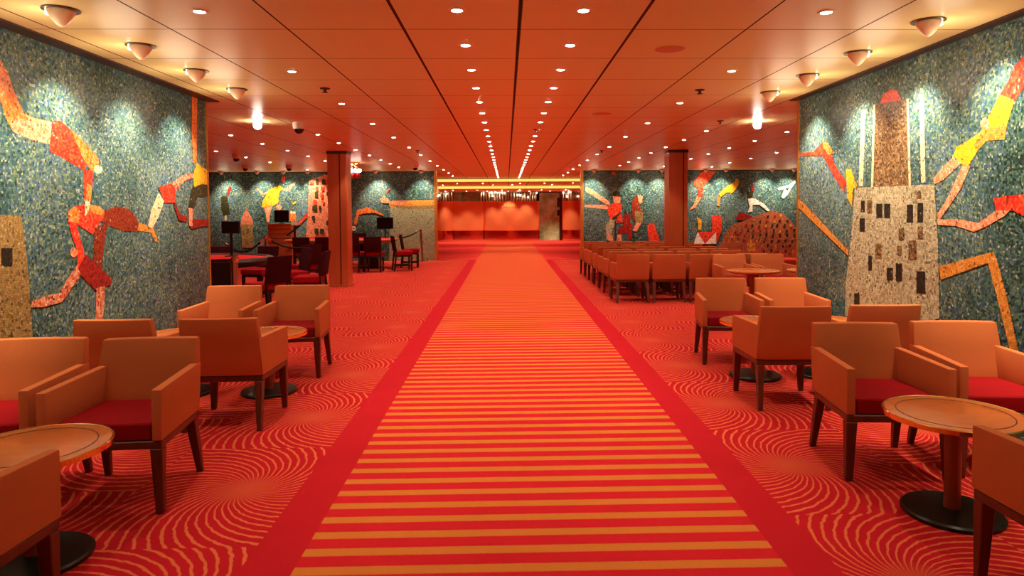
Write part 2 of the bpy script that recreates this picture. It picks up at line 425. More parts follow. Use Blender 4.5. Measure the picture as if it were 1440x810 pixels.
# ------------------------------------------------------------------ murals
def mural(name, label, axis, val, lo, hi, figs, conv, scale, lift, z0=0.0, z1=None):
    z1 = z1 if z1 is not None else CEIL - 0.012
    bm = NB(); uvl = bm.loops.layers.uv.new('UVMap'); mats = []
    def slot(key):
        m = mos(key, scale)
        if m not in mats: mats.append(m)
        return mats.index(m)
    sgn = {'xl': 1, 'xr': -1, 'y': -1}[axis]
    def P(a, z, layer):
        if axis == 'y': return Vector((a, val - layer*lift, z))
        return Vector((val + sgn*layer*lift, a, z))
    def face(pts, key, layer):
        vs = [bm.verts.new(P(a, z, layer)) for a, z in pts]
        try: f = bm.faces.new(vs)
        except ValueError: return
        f.material_index = slot(key)
        for l, (a, z) in zip(f.loops, pts): l[uvl].uv = (a + 20, z)
        f.normal_update()
        want = Vector((0, -1, 0)) if axis == 'y' else Vector((sgn, 0, 0))
        if f.normal.dot(want) < 0: f.normal_flip()
    face([(lo, z0), (hi, z0), (hi, z1), (lo, z1)], 'sea', 0)
    # slab edges behind the face
    th = 0.03
    def Q(a, z): return Vector((a, val + th, z)) if axis == 'y' else Vector((val - sgn*th, a, z))
    ring = [(lo, z0), (hi, z0), (hi, z1), (lo, z1)]
    for i in range(4):
        a, c = ring[i], ring[(i+1) % 4]
        f = bm.faces.new([bm.verts.new(P(*a, 0)), bm.verts.new(P(*c, 0)), bm.verts.new(Q(*c)), bm.verts.new(Q(*a))])
        f.material_index = slot('tan')
    for n, (key, poly) in enumerate(figs):
        pts = []
        for q in poly:
            px, py = conv(*q)
            w = on_y(px, py, val) if axis == 'y' else on_x(px, py, val)
            a = w.x if axis == 'y' else w.y
            pts.append((min(hi, max(lo, a)), min(z1, max(z0, w.z))))
        face(pts, key, 1 + n*0.25)
    me = bpy.data.meshes.new(name); bm.to_mesh(me); bm.free()
    for m in mats: me.materials.append(m)
    o = bpy.data.objects.new(name, me); C.objects.link(o)
    tag(o, label, 'mural')
    return o
def circ(x, y, r, n=14, ry=None):
    ry = ry or r
    return [(x + r*math.cos(2*PI*k/n), y + ry*math.sin(2*PI*k/n)) for k in range(n)]
def rect(x0, y0, x1, y1): return [(x0, y0), (x1, y0), (x1, y1), (x0, y1)]

FL = [
 ('orange', [(-40,60),(0,85),(10,100),(20,130),(33,158),(45,165),(73,172),(70,203),(45,197),(18,185),(8,165),(0,140),(-40,120)]),
 ('salmon', [(14,170),(45,165),(73,172),(70,203),(45,197),(18,185)]),
 ('red', [(73,170),(85,170),(105,188),(118,208),(128,215),(118,240),(105,232),(85,220),(69,213)]),
 ('orange', [(100,182),(114,196),(138,222),(140,236),(128,240),(116,222)]),
 ('cream', circ(138,238,6)),
 ('red', [(117,238),(131,240),(129,265),(126,285),(119,285),(117,262)]),
 ('orange', [(122,258),(129,262),(127,285),(120,285)]),
 ('rust', [(144,297),(165,290),(180,294),(190,303),(195,315),(194,326),(175,325),(150,317),(142,310)]),
 ('gold', [(195,313),(210,318),(216,322),(222,340),(218,340),(212,327),(193,324)]),
 ('red', [(95,297),(105,290),(120,287),(140,290),(146,297),(146,305),(135,322),(130,330),(112,318),(105,314),(96,312)]),
 ('orange', [(120,287),(140,290),(146,297),(145,303),(130,300)]),
 ('orange', [(95,297),(105,290),(112,296),(110,314),(96,312)]),
 ('cream', [(119,282),(126,282),(124,298),(119,304)]),
 ('red', [(95,310),(107,314),(112,335),(118,355),(118,388),(108,382),(108,352),(100,330)]),
 ('rust', [(133,322),(151,312),(148,330),(143,370),(140,394),(130,387),(131,350)]),
 ('crimson', [(108,380),(120,358),(140,375),(157,393),(156,400),(134,408),(120,395),(112,385)]),
 ('salmon', circ(103,355,5,12,7)),
 ('fleck', [(108,372),(113,388),(100,405),(92,418),(85,425),(60,432),(43,432),(44,424),(70,414),(83,412),(92,395)]),
 ('fleck', [(135,405),(147,402),(146,430),(143,454),(133,454),(134,430)]),
 ('orange', [(269,131),(277,133),(276,180),(276,228),(271,229),(269,180)]),
 ('fleck', [(240,258),(255,247),(270,243),(272,250),(258,255),(246,270)]),
 ('yellow', [(276,229),(284,235),(293,240),(306,252),(302,265),(292,258),(288,270),(272,262),(271,245)]),
 ('olive', circ(285,268,13,16,9)),
 ('olive', [(270,262),(279,270),(272,293),(264,290)]),
 ('olive', [(292,270),(300,272),(309,290),(307,300),(298,288)]),
 ('red', [(222,263),(240,258),(246,265),(245,285),(230,285),(226,272)]),
 ('cream', [(222,271),(230,283),(222,305),(213,322),(207,318),(212,295)]),
 ('crimson', [(245,283),(252,300),(262,306),(262,312),(251,310),(244,290)]),
 ('crimson', [(270,308),(308,308),(308,318),(285,318),(268,322),(264,312)]),
 ('salmon', [(264,292),(270,293),(270,318),(265,318)]),
 ('tan', [(-40,300),(0,302),(28,303),(34,340),(40,400),(45,480),(45,560),(-40,560)]),
 ('darkwin', rect(0,349,16,375)),
]
mural('mosaic_mural', 'blue-green glass mosaic mural with red acrobats and a rope, beside the left armchairs', 'xl', XL, -3.2, YEND, FL, lambda x, y: (x, y), 62, 0.0008)

def RZ(x, y): return (1080 + x*0.61728, y*0.61728)
FR = [
 ('cream', [(213,250),(223,250),(216,424),(207,424)]),
 ('cream', [(345,215),(355,215),(359,416),(349,416)]),
 ('red', [(255,238),(262,216),(278,204),(294,206),(306,230)]),
 ('brown', [(244,238),(318,226),(322,424),(236,428)]),
 ('cream', [(240,238),(245,238),(240,428),(235,428)]),
 ('cream', [(316,225),(321,225),(326,424),(321,424)]),
 ('red', [(640,40),(583,128),(562,150),(548,185),(530,215),(562,232),(583,200),(640,120)]),
 ('yellow', [(528,215),(562,228),(545,285),(540,318),(500,320),(480,340),(455,382),(420,360),(430,335),(460,318),(485,300),(505,262)]),
 ('gold', [(500,290),(545,285),(540,318),(500,320),(480,340),(470,330)]),
 ('salmon', circ(495,282,11,12,14)),
 ('salmon', [(425,355),(440,372),(400,410),(380,420),(376,408),(400,380)]),
 ('salmon', [(445,375),(462,378),(440,430),(410,475),(390,502),(385,490),(410,450)]),
 ('salmon', [(385,500),(440,500),(480,508),(520,480),(518,468),(560,470),(540,492),(500,515),(470,528),(430,515),(388,512)]),
 ('red', [(515,452),(550,445),(640,440),(640,500),(583,492),(560,480),(520,480)]),
 ('gold', [(390,607),(515,573),(522,592),(395,637)]),
 ('gold', [(500,590),(522,588),(546,680),(572,800),(553,800),(526,690)]),
 ('red', [(40,350),(70,349),(105,346),(125,323),(137,325),(145,352),(155,380),(177,410),(174,437),(150,400),(125,355),(105,355),(70,355)]),
 ('orange', [(125,323),(137,325),(152,350),(140,352),(128,340)]),
 ('yellow', [(178,385),(190,385),(205,425),(195,430),(192,472),(182,450)]),
 ('gold', [(66,455),(75,455),(184,570),(184,583),(66,472)]),
 ('stone', [(200,428),(380,420),(388,540),(392,700),(392,725),(340,740),(176,720),(178,650),(190,540)]),
]
for w in [(213,457,222,484),(248,464,262,497),(266,464,280,497),(318,466,332,507),(342,462,355,507),(210,497,222,528),(230,582,238,616),
          (272,610,286,638),(293,600,307,640),(340,618,360,668),(198,668,210,697)]:
    FR.append(('darkwin', rect(*w)))
for w in [(246,556,260,588),(322,548,340,590),(343,516,355,543),(296,560,306,580),(228,456,238,484),(300,520,312,545)]:
    FR.append(('brown', rect(*w)))
for w in [(340,434,350,450)]: FR.append(('brown', rect(*w)))
mural('mosaic_mural', 'blue-green glass mosaic mural with a grey stone tower and diving acrobat, beside the right armchairs', 'xr', XR, -3.2, YEND, FR, RZ, 62, 0.0008)

def BLZ(x, y): return (300 + x/4.05, 220 + y/4.05)
FBL = [
 ('olive', [(45,230),(80,225),(95,330),(60,340),(45,300)]), ('crimson', [(75,220),(85,180),(100,168),(105,180),(90,215)]),
 ('cream', [(65,335),(75,335),(78,365),(64,365)]),
 ('pink', [(545,140),(575,125),(600,118),(640,100),(672,85),(700,85),(700,460),(528,460),(540,300)]),
 ('salmon', [(285,285),(340,278),(325,320),(320,372),(305,376),(300,330)]),
 ('salmon', [(243,180),(255,182),(285,210),(315,195),(315,210),(280,222)]),
 ('fleck', [(380,178),(410,185),(435,165),(470,145),(465,160),(435,195),(400,197)]),
 ('yellow', [(315,190),(345,178),(378,165),(405,185),(380,195),(370,235),(375,260),(345,280),(275,290),(280,255),(300,225)]),
 ('red', [(395,112),(412,115),(405,148),(385,140)]),
 ('pink', [(190,295),(225,360),(228,400),(155,400),(160,350)]),
 ('tan', [(160,388),(228,388),(226,520),(165,520)]),
 ('brown', rect(168,420,180,445)), ('brown', rect(190,412,205,440)), ('brown', rect(185,470,200,500)),
 ('yellow', [(443,250),(455,265),(472,252),(470,268),(455,275)]),
 ('orange', [(435,312),(470,312),(472,368),(435,368)]), ('white', circ(446,320,7)), ('white', circ(462,320,7)),
 ('salmon', circ(375,290,16)),
 ('red', [(480,385),(535,320),(538,345),(490,392)]),
 ('greengrey', [(1010,285),(1262,285),(1262,600),(1000,600)]),
 ('gold', [(1000,270),(1020,250),(1100,250),(1262,248),(1262,297),(1110,297),(1050,290),(1010,290)]),
 ('tan', [(1010,278),(1110,285),(1262,275),(1262,298),(1110,298),(1050,292)]),
 ('salmon', [(950,240),(975,225),(1000,245),(1010,260),(990,268),(960,265)]),
 ('salmon', [(1000,255),(1060,255),(1110,268),(1060,278),(1005,268)]),
 ('red', [(985,205),(1000,185),(1010,185),(990,210)]),
 ('orange', [(820,305),(880,290),(925,310),(965,325),(972,340),(920,320),(850,325),(830,335),(815,390),(800,395),(805,360)]),
 ('rust', [(775,392),(810,385),(815,400),(785,415)]),
 ('white', circ(800,410,14)), ('gold', circ(800,410,6)),
]
for w in [(585,130,600,160),(620,130,640,160),(580,200,597,235),(645,200,662,225),(565,280,592,310),(602,280,614,310),(562,338,580,365),(578,410,600,440),(608,412,632,442),(645,365,668,392),(655,412,672,440),(640,88,660,105)]:
    FBL.append(('olive', rect(*w)))
for w in [(585,172,597,198),(615,172,630,198),(650,172,662,195),(612,205,625,238),(655,235,668,265),(572,248,590,275),(645,130,660,160),(620,250,632,270),(552,145,572,160)]:
    FBL.append(('red', rect(*w)))
mural('mosaic_mural', 'blue-green mosaic wall with a yellow dancer and pink tower, behind the gaming tables', 'y', YB, -9.0, XLB, FBL, BLZ, 40, 0.003, z1=CEIL - 0.03)

def BRZ(x, y): return (800 + x/3.682, 220 + y/3.682)
FBR = [
 ('salmon', [(85,155),(110,165),(205,230),(215,245),(200,252),(85,178)]), ('salmon', [(80,250),(190,250),(205,262),(200,274),(80,262)]),
 ('stone', [(190,360),(215,320),(250,340),(225,375),(215,432),(195,432)]),
 ('crimson', [(280,300),(318,300),(318,345),(330,350),(325,432),(308,432),(305,395),(285,400),(250,397),(260,370),(285,350)]),
 ('red', [(205,255),(245,235),(275,250),(272,300),(280,340),(245,345),(250,310),(215,325),(200,290)]),
 ('salmon', [(225,200),(268,205),(265,240),(235,245)]),
 ('olive', [(205,195),(232,192),(240,180),(262,182),(265,198),(280,205),(270,210),(205,202)]),
 ('salmon', [(200,405),(225,405),(230,437),(205,437)]), ('salmon', [(250,405),(270,402),(274,437),(252,437)]),
 ('olive', [(236,335),(244,335),(244,435),(236,435)]), ('olive', [(222,322),(268,286),(272,292),(228,328)]),
 ('rust', [(325,230),(350,200),(380,210),(380,240),(365,250),(385,300),(375,345),(350,350),(330,320),(325,270)]),
 ('salmon', [(355,198),(382,208),(378,240),(362,240)]), ('tan', [(340,280),(385,290),(380,345),(345,345)]),
 ('salmon', [(345,345),(375,345),(350,387),(330,387)]),
 ('red', [(405,360),(420,342),(440,350),(475,445),(415,445)]),
 ('salmon', [(665,200),(690,205),(655,265),(620,280),(645,250)]),
 ('red', [(645,130),(690,62),(760,62),(720,130),(695,150),(690,212),(665,210),(668,165),(645,150)]),
 ('gold', [(770,200),(785,215),(778,258),(765,255),(768,215)]),
 ('yellow', [(775,195),(810,160),(860,130),(865,115),(882,125),(875,155),(845,190),(815,185),(785,212)]),
 ('white', [(925,218),(955,215),(1010,245),(1040,280),(1030,285),(985,250),(950,250),(950,285),(925,290),(935,260)]),
 ('olive', [(912,172),(935,185),(955,180),(950,215),(925,220),(930,195)]),
 ('crimson', [(940,155),(958,152),(958,178),(945,180)]),
 ('white', [(1080,165),(1105,155),(1135,150),(1172,120),(1173,135),(1150,165),(1130,200),(1110,220),(1098,210),(1115,170),(1085,175)]),
 ('olive', [(1118,165),(1140,160),(1130,180)]),
 ('red', [(740,310),(765,300),(790,315),(790,380),(765,450),(740,390)]),
 ('red', [(645,450),(668,390),(740,390),(762,390),(762,450)]),
 ('white', [(645,452),(665,390),(703,452)]), ('white', [(705,452),(760,393),(762,452)]),
 ('yellow', [(660,310),(685,330),(685,375),(670,385),(668,345)]),
 ('crimson', [(860,325),(885,285),(950,310),(930,335)]),
 ('mount', [(770,480),(815,385),(850,350),(905,335),(960,310),(1035,285),(1065,280),(1110,300),(1150,335),(1174,370),(1300,420),(1300,560),(770,560)]),
 ('gold', rect(922,448,965,490)),
 ('red', circ(230,88,8)),
]
mw = random.Random(3)
for row, (y0, xs) in enumerate([(300, range(1025, 1110, 34)), (325, range(985, 1150, 34)), (350, range(915, 1150, 32)), (376, range(850, 1165, 34)), (402, range(835, 1165, 36)), (430, range(822, 1165, 36)), (456, range(990, 1165, 36)), (482, range(1000, 1165, 38))]):
    for xx in xs:
        a, c = xx + mw.randint(-4, 4), y0 + mw.randint(-4, 4)
        FBR.append((mw.choice(['darkwin', 'darkwin', 'olive', 'gold', 'crimson']), [(a, c + 3), (a + 10, c), (a + 9, c + 16), (a - 1, c + 18)]))
mural('mosaic_mural', 'blue-green mosaic wall with a brown mountain of windows, behind the rows of orange armchairs', 'y', YB, XRB, 9.0, FBR, BRZ, 40, 0.003, z1=CEIL - 0.03)

# ------------------------------------------------------------------ armchairs (front faces -y)
def make_armchair(label):
    t = thing('armchair', label, 'armchair')
    # backrest: gently hollow, leaning back
    b = NB(); N = 8; rows = []
    for (z, yb, w) in [(0.372, 0.235, 0.268), (0.50, 0.258, 0.268), (0.64, 0.288, 0.265), (0.782, 0.318, 0.256)]:
        fr, bk = [], []
        for k in range(N + 1):
            s = -1 + 2*k/N
            c = 0.020*(1 - s*s)*(0.4 + 0.6*(z - 0.37)/0.41)
            fr.append(b.verts.new((s*w, yb - 0.062 + c, z))); bk.append(b.verts.new((s*w, yb + c, z)))
        rows.append(fr + bk[::-1])
    for r0, r1 in zip(rows, rows[1:]):
        n = len(r0)
        for k in range(n): b.faces.new((r0[k], r0[(k+1) % n], r1[(k+1) % n], r1[k]))
    b.faces.new(rows[0][::-1]); b.faces.new(rows[-1])
    bevel(b, 0.013, 2, 1.0)
    obj('backrest', b, M['chair'], t)
    for s in (-1, 1):
        b = NB()
        def q(xo, y, z): return (s*xo, y, z)
        bot = [q(0.292, -0.30, 0.372), q(0.242, -0.30, 0.372), q(0.225, 0.20, 0.372), q(0.272, 0.24, 0.372)]
        top = [q(0.292, -0.30, 0.628), q(0.244, -0.30, 0.628), q(0.222, 0.26, 0.640), q(0.268, 0.292, 0.640)]
        hexa(b, bot, top); bevel(b, 0.011, 2)
        obj('arm', b, M['chair'], t)
    b = NB()
    hexa(b, [(-0.238, -0.292, 0.372), (0.238, -0.292, 0.372), (0.222, 0.19, 0.372), (-0.222, 0.19, 0.372)],
            [(-0.238, -0.292, 0.462), (0.238, -0.292, 0.462), (0.222, 0.205, 0.452), (-0.222, 0.205, 0.452)])
    bevel(b, 0.02, 3); obj('seat', b, M['cushion'], t)
    b = NB()
    hexa(b, [(-0.287, -0.293, 0.33), (0.287, -0.293, 0.33), (0.264, 0.232, 0.33), (-0.264, 0.232, 0.33)],
            [(-0.287, -0.293, 0.371), (0.287, -0.293, 0.371), (0.264, 0.232, 0.371), (-0.264, 0.232, 0.371)])
    bevel(b, 0.005, 1); obj('seat_frame', b, M['chair_wood'], t)
    for s in (-1, 1):
        for fr in (True, False):
            b = NB()
            if fr:
                x0, x1, y0, y1 = s*0.287, s*0.228, -0.293, -0.238
                u0, u1, v0, v1 = s*0.284, s*0.247, -0.289, -0.255
            else:
                x0, x1, y0, y1 = s*0.264, s*0.208, 0.178, 0.232
                u0, u1, v0, v1 = s*0.270, s*0.236, 0.262, 0.294
            hexa(b, [(u0, v0, 0), (u1, v0, 0), (u1, v1, 0), (u0, v1, 0)], [(x0, y0, 0.331), (x1, y0, 0.331), (x1, y1, 0.331), (x0, y1, 0.331)])
            bevel(b, 0.004, 1); obj('leg', b, M['chair_wood'], t)
    return t
proto = make_armchair('')
used = [False]
def armchair(x, y, deg, label, group):
    if not used[0]:
        used[0] = True; proto.location = (x, y, 0); proto.rotation_euler = (0, 0, math.radians(deg)); proto['label'] = label; proto['group'] = group; return proto
    return dup(proto, (x, y, 0), math.radians(deg), label, group)
GL, GR = 'armchairs along the left mural', 'armchairs along the right mural'
armchair(-2.02, 3.60, 4, 'tan armchair facing the camera behind the nearest left table, aisle side of its pair', GL)
armchair(-2.67, 3.62, 3, 'tan armchair facing the camera behind the nearest left table, wall side, cut by frame edge', GL)
armchair(-1.95, 2.20, 180, 'orange armchair with its back to us in front of the nearest left table, cut off', GL)
armchair(-1.965, 4.87, 182, 'orange armchair with its back to us, left side of hall, beside the aisle', GL)
armchair(-2.66, 4.87, 180, 'tan armchair with its back to us close under the left mural', GL)
armchair(-1.985, 6.32, 3, 'tan armchair facing us at the far left table, red seat showing, aisle side', GL)
armchair(-2.65, 6.32, 1, 'tan armchair facing us in the far corner by the end of the left mural', GL)
armchair(2.16, 3.86, -4, 'tan armchair with red seat facing us behind the nearest right table, aisle side', GR)
armchair(2.80, 3.88, -4, 'tan armchair facing us behind the nearest right table, wall side under the tower mural', GR)
armchair(2.16, 2.33, 180, 'orange armchair with its back to us at the frame edge before the nearest right table', GR)
armchair(2.14, 5.17, 178, 'orange armchair with its back to us, right side of hall, beside the aisle', GR)
armchair(2.82, 5.20, 179, 'dark-shaded armchair with its back to us under the stone tower of the right mural', GR)
armchair(2.20, 6.65, -6, 'bright tan armchair facing us at the far right table, red seat showing, aisle side', GR)
armchair(2.82, 6.62, -4, 'bright tan armchair facing us beside the end of the right mural', GR)
GF = 'armchairs by the far round tables'
armchair(3.53, 10.30, 0, 'tan armchair facing us behind the distant round table, next to the seating rows', GF)
armchair(4.15, 10.32, 0, 'tan armchair facing us behind the distant round table, half hidden by the right mural end', GF)
armchair(3.97, 11.08, 183, 'dark-backed armchair standing alone between the seating rows and distant tables', GF)
rows = [11.05, 11.88, 12.55, 13.3, 14.15, 14.8, 15.65]
for ri, ry in enumerate(rows):
    for k in range(3 if ri == 0 else 4):
        lab = 'orange armchair facing away in the seating block, %s row from us, %s from the aisle' % (ORD[ri], ORD[k])
        armchair(2.03 + k*0.593, ry - 0.05 + random.uniform(-.01, .01), 180 + random.uniform(-.3, .3), lab, 'rows of orange armchairs in the seating block')

# ------------------------------------------------------------------ round tables
def make_table(label):
    t = thing('round_table', label, 'table')
    b = NB(); lathe(b, [(0, 0), (0.222, 0), (0.225, 0.006), (0.225, 0.018), (0.215, 0.026), (0.06, 0.034), (0, 0.034)], 48); obj('base', b, M['black_base'], t)
    b = NB(); lathe(b, [(0.037, 0.03), (0.037, 0.45), (0.06, 0.455), (0.10, 0.468), (0, 0.468)], 32); obj('pole', b, M['pole_wood'], t)
    b = NB(); lathe(b, [(0, 0.466), (0.26, 0.466), (0.302, 0.478), (0.305, 0.498), (0.30, 0.500), (0, 0.500)], 64); top = obj('tabletop', b, M['table_wood'], t)
    b = NB(); lathe(b, [(0.246, 0.4995), (0.246, 0.5012), (0.251, 0.5012), (0.251, 0.4995), (0.246, 0.4995)], 64); obj('inlay_ring', b, M['inlay'], top)
    b = NB(); lathe(b, [(0.302, 0.474), (0.311, 0.478), (0.312, 0.499), (0.306, 0.503), (0.300, 0.501), (0.302, 0.474)], 64); obj('rim', b, M['brass'], top)
    return t
tb = make_table('small round wooden pedestal table nearest us on the left, black disc base'); tb.location = (-2.05, 2.90, 0)
dup(tb, (-1.985, 5.60, 0), 0.3, 'round pedestal table before the far left armchair pair, aisle side')
dup(tb, (-2.68, 5.60, 0), 0.7, 'round pedestal table before the far left armchair pair, wall side, mostly hidden')
dup(tb, (2.175, 3.19, 0), 0.2, 'round wooden pedestal table nearest us on the right, black disc base')
dup(tb, (2.22, 5.92, 0), 0.5, 'round pedestal table before the far right armchair pair, aisle side')
dup(tb, (2.85, 5.92, 0), 0.9, 'round pedestal table under the right mural, mostly hidden by armchairs')
def make_big_table(label):
    t = thing('cafe_table', label, 'table')
    b = NB(); lathe(b, [(0, 0), (0.26, 0), (0.26, 0.02), (0.10, 0.035), (0, 0.035)], 40); obj('base', b, M['black_base'], t)
    b = NB(); lathe(b, [(0.10, 0.03), (0.06, 0.25), (0.05, 0.40), (0.09, 0.58), (0, 0.58)], 24); obj('pole', b, M['pole_wood'], t)
    b = NB(); lathe(b, [(0, 0.578), (0.33, 0.585), (0.37, 0.60), (0.372, 0.617), (0.36, 0.622), (0, 0.622)], 56); obj('tabletop', b, M['table_wood'], t)
    return t
bt = make_big_table('wide round wooden table with flared column in front of the distant armchair pair'); bt.location = (3.54, 9.55, 0)
dup(bt, (4.40, 9.5, 0), 0, 'wide round wooden table at the end of the right mural, partly cut off by it')

# ------------------------------------------------------------------ gaming area
def make_casino_chair(label):
    t = thing('dining_chair', label, 'chair')
    b = NB()
    hexa(b, [(-.21, .17, .50), (.21, .17, .50), (.21, .225, .50), (-.21, .225, .50)], [(-.21, .235, .88), (.21, .235, .88), (.21, .285, .88), (-.21, .285, .88)])
    bevel(b, 0.014, 2); obj('backrest', b, M['dark_chair'], t)
    b = NB(); box(b, -.225, .225, -.225, .19, .40, .50); bevel(b, 0.025, 3); obj('seat', b, M['dark_seat'], t)
    b = NB(); box(b, -.21, .21, -.21, .20, .36, .402); bevel(b, 0.004, 1); obj('seat_frame', b, M['black_wood'], t)
    for s in (-1, 1):
        b = NB(); hexa(b, [(s*.205, -.205, 0), (s*.172, -.205, 0), (s*.172, -.172, 0), (s*.205, -.172, 0)], [(s*.21, -.21, .362), (s*.165, -.21, .362), (s*.165, -.165, .362), (s*.21, -.165, .362)]); obj('leg', b, M['black_wood'], t)
        b = NB(); hexa(b, [(s*.205, .225, 0), (s*.172, .225, 0), (s*.172, .26, 0), (s*.205, .26, 0)], [(s*.21, .165, .50), (s*.172, .165, .50), (s*.172, .205, .50), (s*.21, .205, .50)]); obj('leg', b, M['black_wood'], t)
        b = NB(); box(b, s*.195 - .012, s*.195 + .012, -.19, .21, .13, .16); obj('stretcher', b, M['black_wood'], t)
    return t
cc = make_casino_chair('')
cused = [False]
def cchair(x, y, deg, label, s=1.0):
    g = 'maroon chairs at the gaming tables'
    if not cused[0]:
        cused[0] = True; o = cc; o.location = (x, y, 0); o.rotation_euler = (0, 0, math.radians(deg)); o['label'] = label; o['group'] = g
    else: o = dup(cc, (x, y, 0), math.radians(deg), label, g)
    return o
def cat(px, y): return on_y(px, 330, y).x
# long table at the back with chairs along its near side (backs to us) and at its end
for px, lab in [(428, 'maroon chair with its back to us, first from the left at the long red table'),
                (459, 'maroon chair with its back to us, just left of the copper pillar'),
                (497, 'maroon chair with its back to us, just right of the copper pillar'),
                (526, 'maroon chair with its back to us, last before the right corner of the long table')]:
    cchair(cat(px, 16.75), 16.75, 180 + random.uniform(-4, 4), lab)
cchair(cat(566, 17.0), 17.0, 108, 'maroon chair turned sideways at the right end of the long table, nearer of two')
cchair(cat(577, 17.9), 17.9, 94, 'maroon chair turned sideways at the right end of the long table, farther of two')
cchair(cat(502, 19.0), 19.0, 0, 'maroon chair on the far side of the long red table, facing us')
def rounded(x0, x1, y0, y1, r, n=6):
    pts = []
    for (cx, cy, a0) in [(x1 - r, y0 + r, -90), (x1 - r, y1 - r, 0), (x0 + r, y1 - r, 90), (x0 + r, y0 + r, 180)]:
        for k in range(n + 1):
            a = math.radians(a0 + 90*k/n); pts.append((cx + r*math.cos(a), cy + r*math.sin(a)))
    return pts
def gaming_table(label, outline, z, peds, legmat='black_wood', apron='podium', rail='rail', lip=0.03):
    t = thing('gaming_table', label, 'table')
    cx = sum(p[0] for p in outline)/len(outline); cy = sum(p[1] for p in outline)/len(outline)
    shr = lambda k: [(cx + (x - cx)*k, cy + (y - cy)*k) for x, y in outline]
    b = NB(); prism(b, shr(0.99), z - 0.10, z - 0.02); bevel(b, 0.01, 1); obj('apron', b, M[apron], t)
    b = NB(); prism(b, shr(0.95), z - 0.02, z + 0.004); obj('felt_top', b, M['felt'], t)
    b = NB(); o1, o2 = shr(1.03), shr(0.93); n = len(o1)
    lev = [(o1, z - 0.06), (shr(1.05), z - 0.02), (o1, z + 0.5*lip), (shr(0.98), z + lip), (o2, z + 0.3*lip), (o2, z - 0.03)]
    rg = [[b.verts.new((x, y, zz)) for x, y in o] for o, zz in lev]
    for a, c in zip(rg, rg[1:] + rg[:1]):
        for k in range(n): b.faces.new((a[k], a[(k+1) % n], c[(k+1) % n], c[k]))
    obj('padded_rail', b, M[rail], t)
    for (x, y, w) in peds:
        b = NB(); box(b, x - w, x + w, y - w, y + w, 0.0, z - 0.10); bevel(b, 0.01, 1); obj('pedestal', b, M[legmat], t)
    return t
gaming_table('long gaming table with red felt top behind the copper pillar', rounded(-5.7, -2.95, 17.25, 18.45, 0.35), 0.78, [(-5.0, 17.85, .25), (-3.6, 17.85, .25)], rail='podium', lip=0.006)
C1 = (-4.9, 10.5)
oval = [(C1[0] + 1.2*math.cos(2*PI*k/40), C1[1] + 1.0*math.sin(2*PI*k/40)) for k in range(40)]
gaming_table('round-ended gaming table with black padded rail and red felt, near the left mural end', oval, 0.78, [(C1[0], C1[1], .3)], apron='black_wood')
for a, rr, lab in [(3, 1.82, 'maroon chair with red seat at the right end of the near gaming table'),
                   (-30, 1.72, 'maroon chair pulled out at the near right of the round-ended table'),
                   (-55, 1.62, 'dark chair on the near side of the round-ended gaming table by the chrome post'),
                   (38, 1.6, 'dark maroon chair at the far right of the round-ended gaming table'),
                   (72, 1.62, 'dark maroon chair behind the round-ended gaming table, below the podium'),
                   (100, 1.6, 'dark maroon chair behind the round-ended gaming table, under the left monitor')]:
    a_ = math.radians(a); x, y = C1[0] + rr*math.cos(a_), C1[1] + rr*math.sin(a_)
    cchair(x, y, a + 90 + 180, lab)
cchair(cat(427, 12.9), 12.9, 230, 'maroon chair with red seat between the two gaming tables')

def monitor(label, px0, px1, py0, py1, y, zbot, name='monitor'):
    a, c = on_y(px0, py1, y), on_y(px1, py0, y)
    cx = (a.x + c.x)/2
    t = thing(name, label, 'monitor', (cx, y, zbot))
    hw = (c.x - a.x)/2; z0, z1 = a.z - zbot, c.z - zbot
    b = NB(); box(b, -hw, hw, -0.02, 0.03, z0, z1); bevel(b, 0.006, 1); hs = obj('housing', b, M['black'], t)
    b = NB(); box(b, -hw + .012, hw - .012, -0.024, -0.018, z0 + .012, z1 - .012); obj('screen', b, M['screen'], hs)
    b = NB(); box(b, -.02, .02, 0.0, 0.03, 0.0, z0 + 0.02); obj('pole', b, M['black'], t)
    b = NB(); lathe(b, [(0, 0), (0.10, 0), (0.10, .012), (.03, .02), (0, .02)], 20); obj('foot', b, M['black'], t)
    return t
monitor('black flat monitor on a post at the right end of the long table', 530, 553, 305.5, 322, 18.1, 0.787)
monitor('black flat monitor on a post beside the end of the left mural', 312, 337, 311, 328.5, 11.0, 0.787)
# pit stand with its own screen
p0, p1 = on_y(377, 337, 18.9), on_y(409, 314.5, 18.9)
pc = (p0.x + p1.x)/2; hw = (p1.x - p0.x)/2
t = thing('podium', 'slatted wooden podium in front of the yellow dancer mosaic', 'podium', (pc, 18.9, 0))
b = NB(); box(b, -hw, hw, 0, 0.5, 0, p1.z - 0.03); bevel(b, 0.006, 1); body = obj('body', b, M['podium'], t)
b = NB(); box(b, -hw - .02, hw + .02, -0.02, 0.52, p1.z - 0.03, p1.z); bevel(b, 0.005, 1); obj('top', b, M['podium'], t)
for k in range(4):
    b = NB(); z = p1.z - 0.16 - k*0.13; box(b, -hw, hw, -0.004, 0.004, z, z + 0.012); obj('slat_joint', b, M['groove'], body)
monitor('square black monitor standing on the wooden podium', 386, 406, 295.5, 312.5, 19.1, p1.z)
q0, q1 = on_y(409.5, 316.7, 18.7), on_y(418.5, 311, 18.7)
qc = (q0.x + q1.x)/2
t = thing('sign_stand', 'small cream card sign on a dark stand right of the podium', 'sign', (qc, 18.7, 0))
b = NB(); box(b, q0.x - qc, q1.x - qc, -0.01, 0.01, q0.z, q1.z); obj('card', b, M['cream'], t)
b = NB(); tube(b, [(0, 0.02, 0.01), (0, 0.02, q0.z)], 0.03); obj('pole', b, M['black_wood'], t)
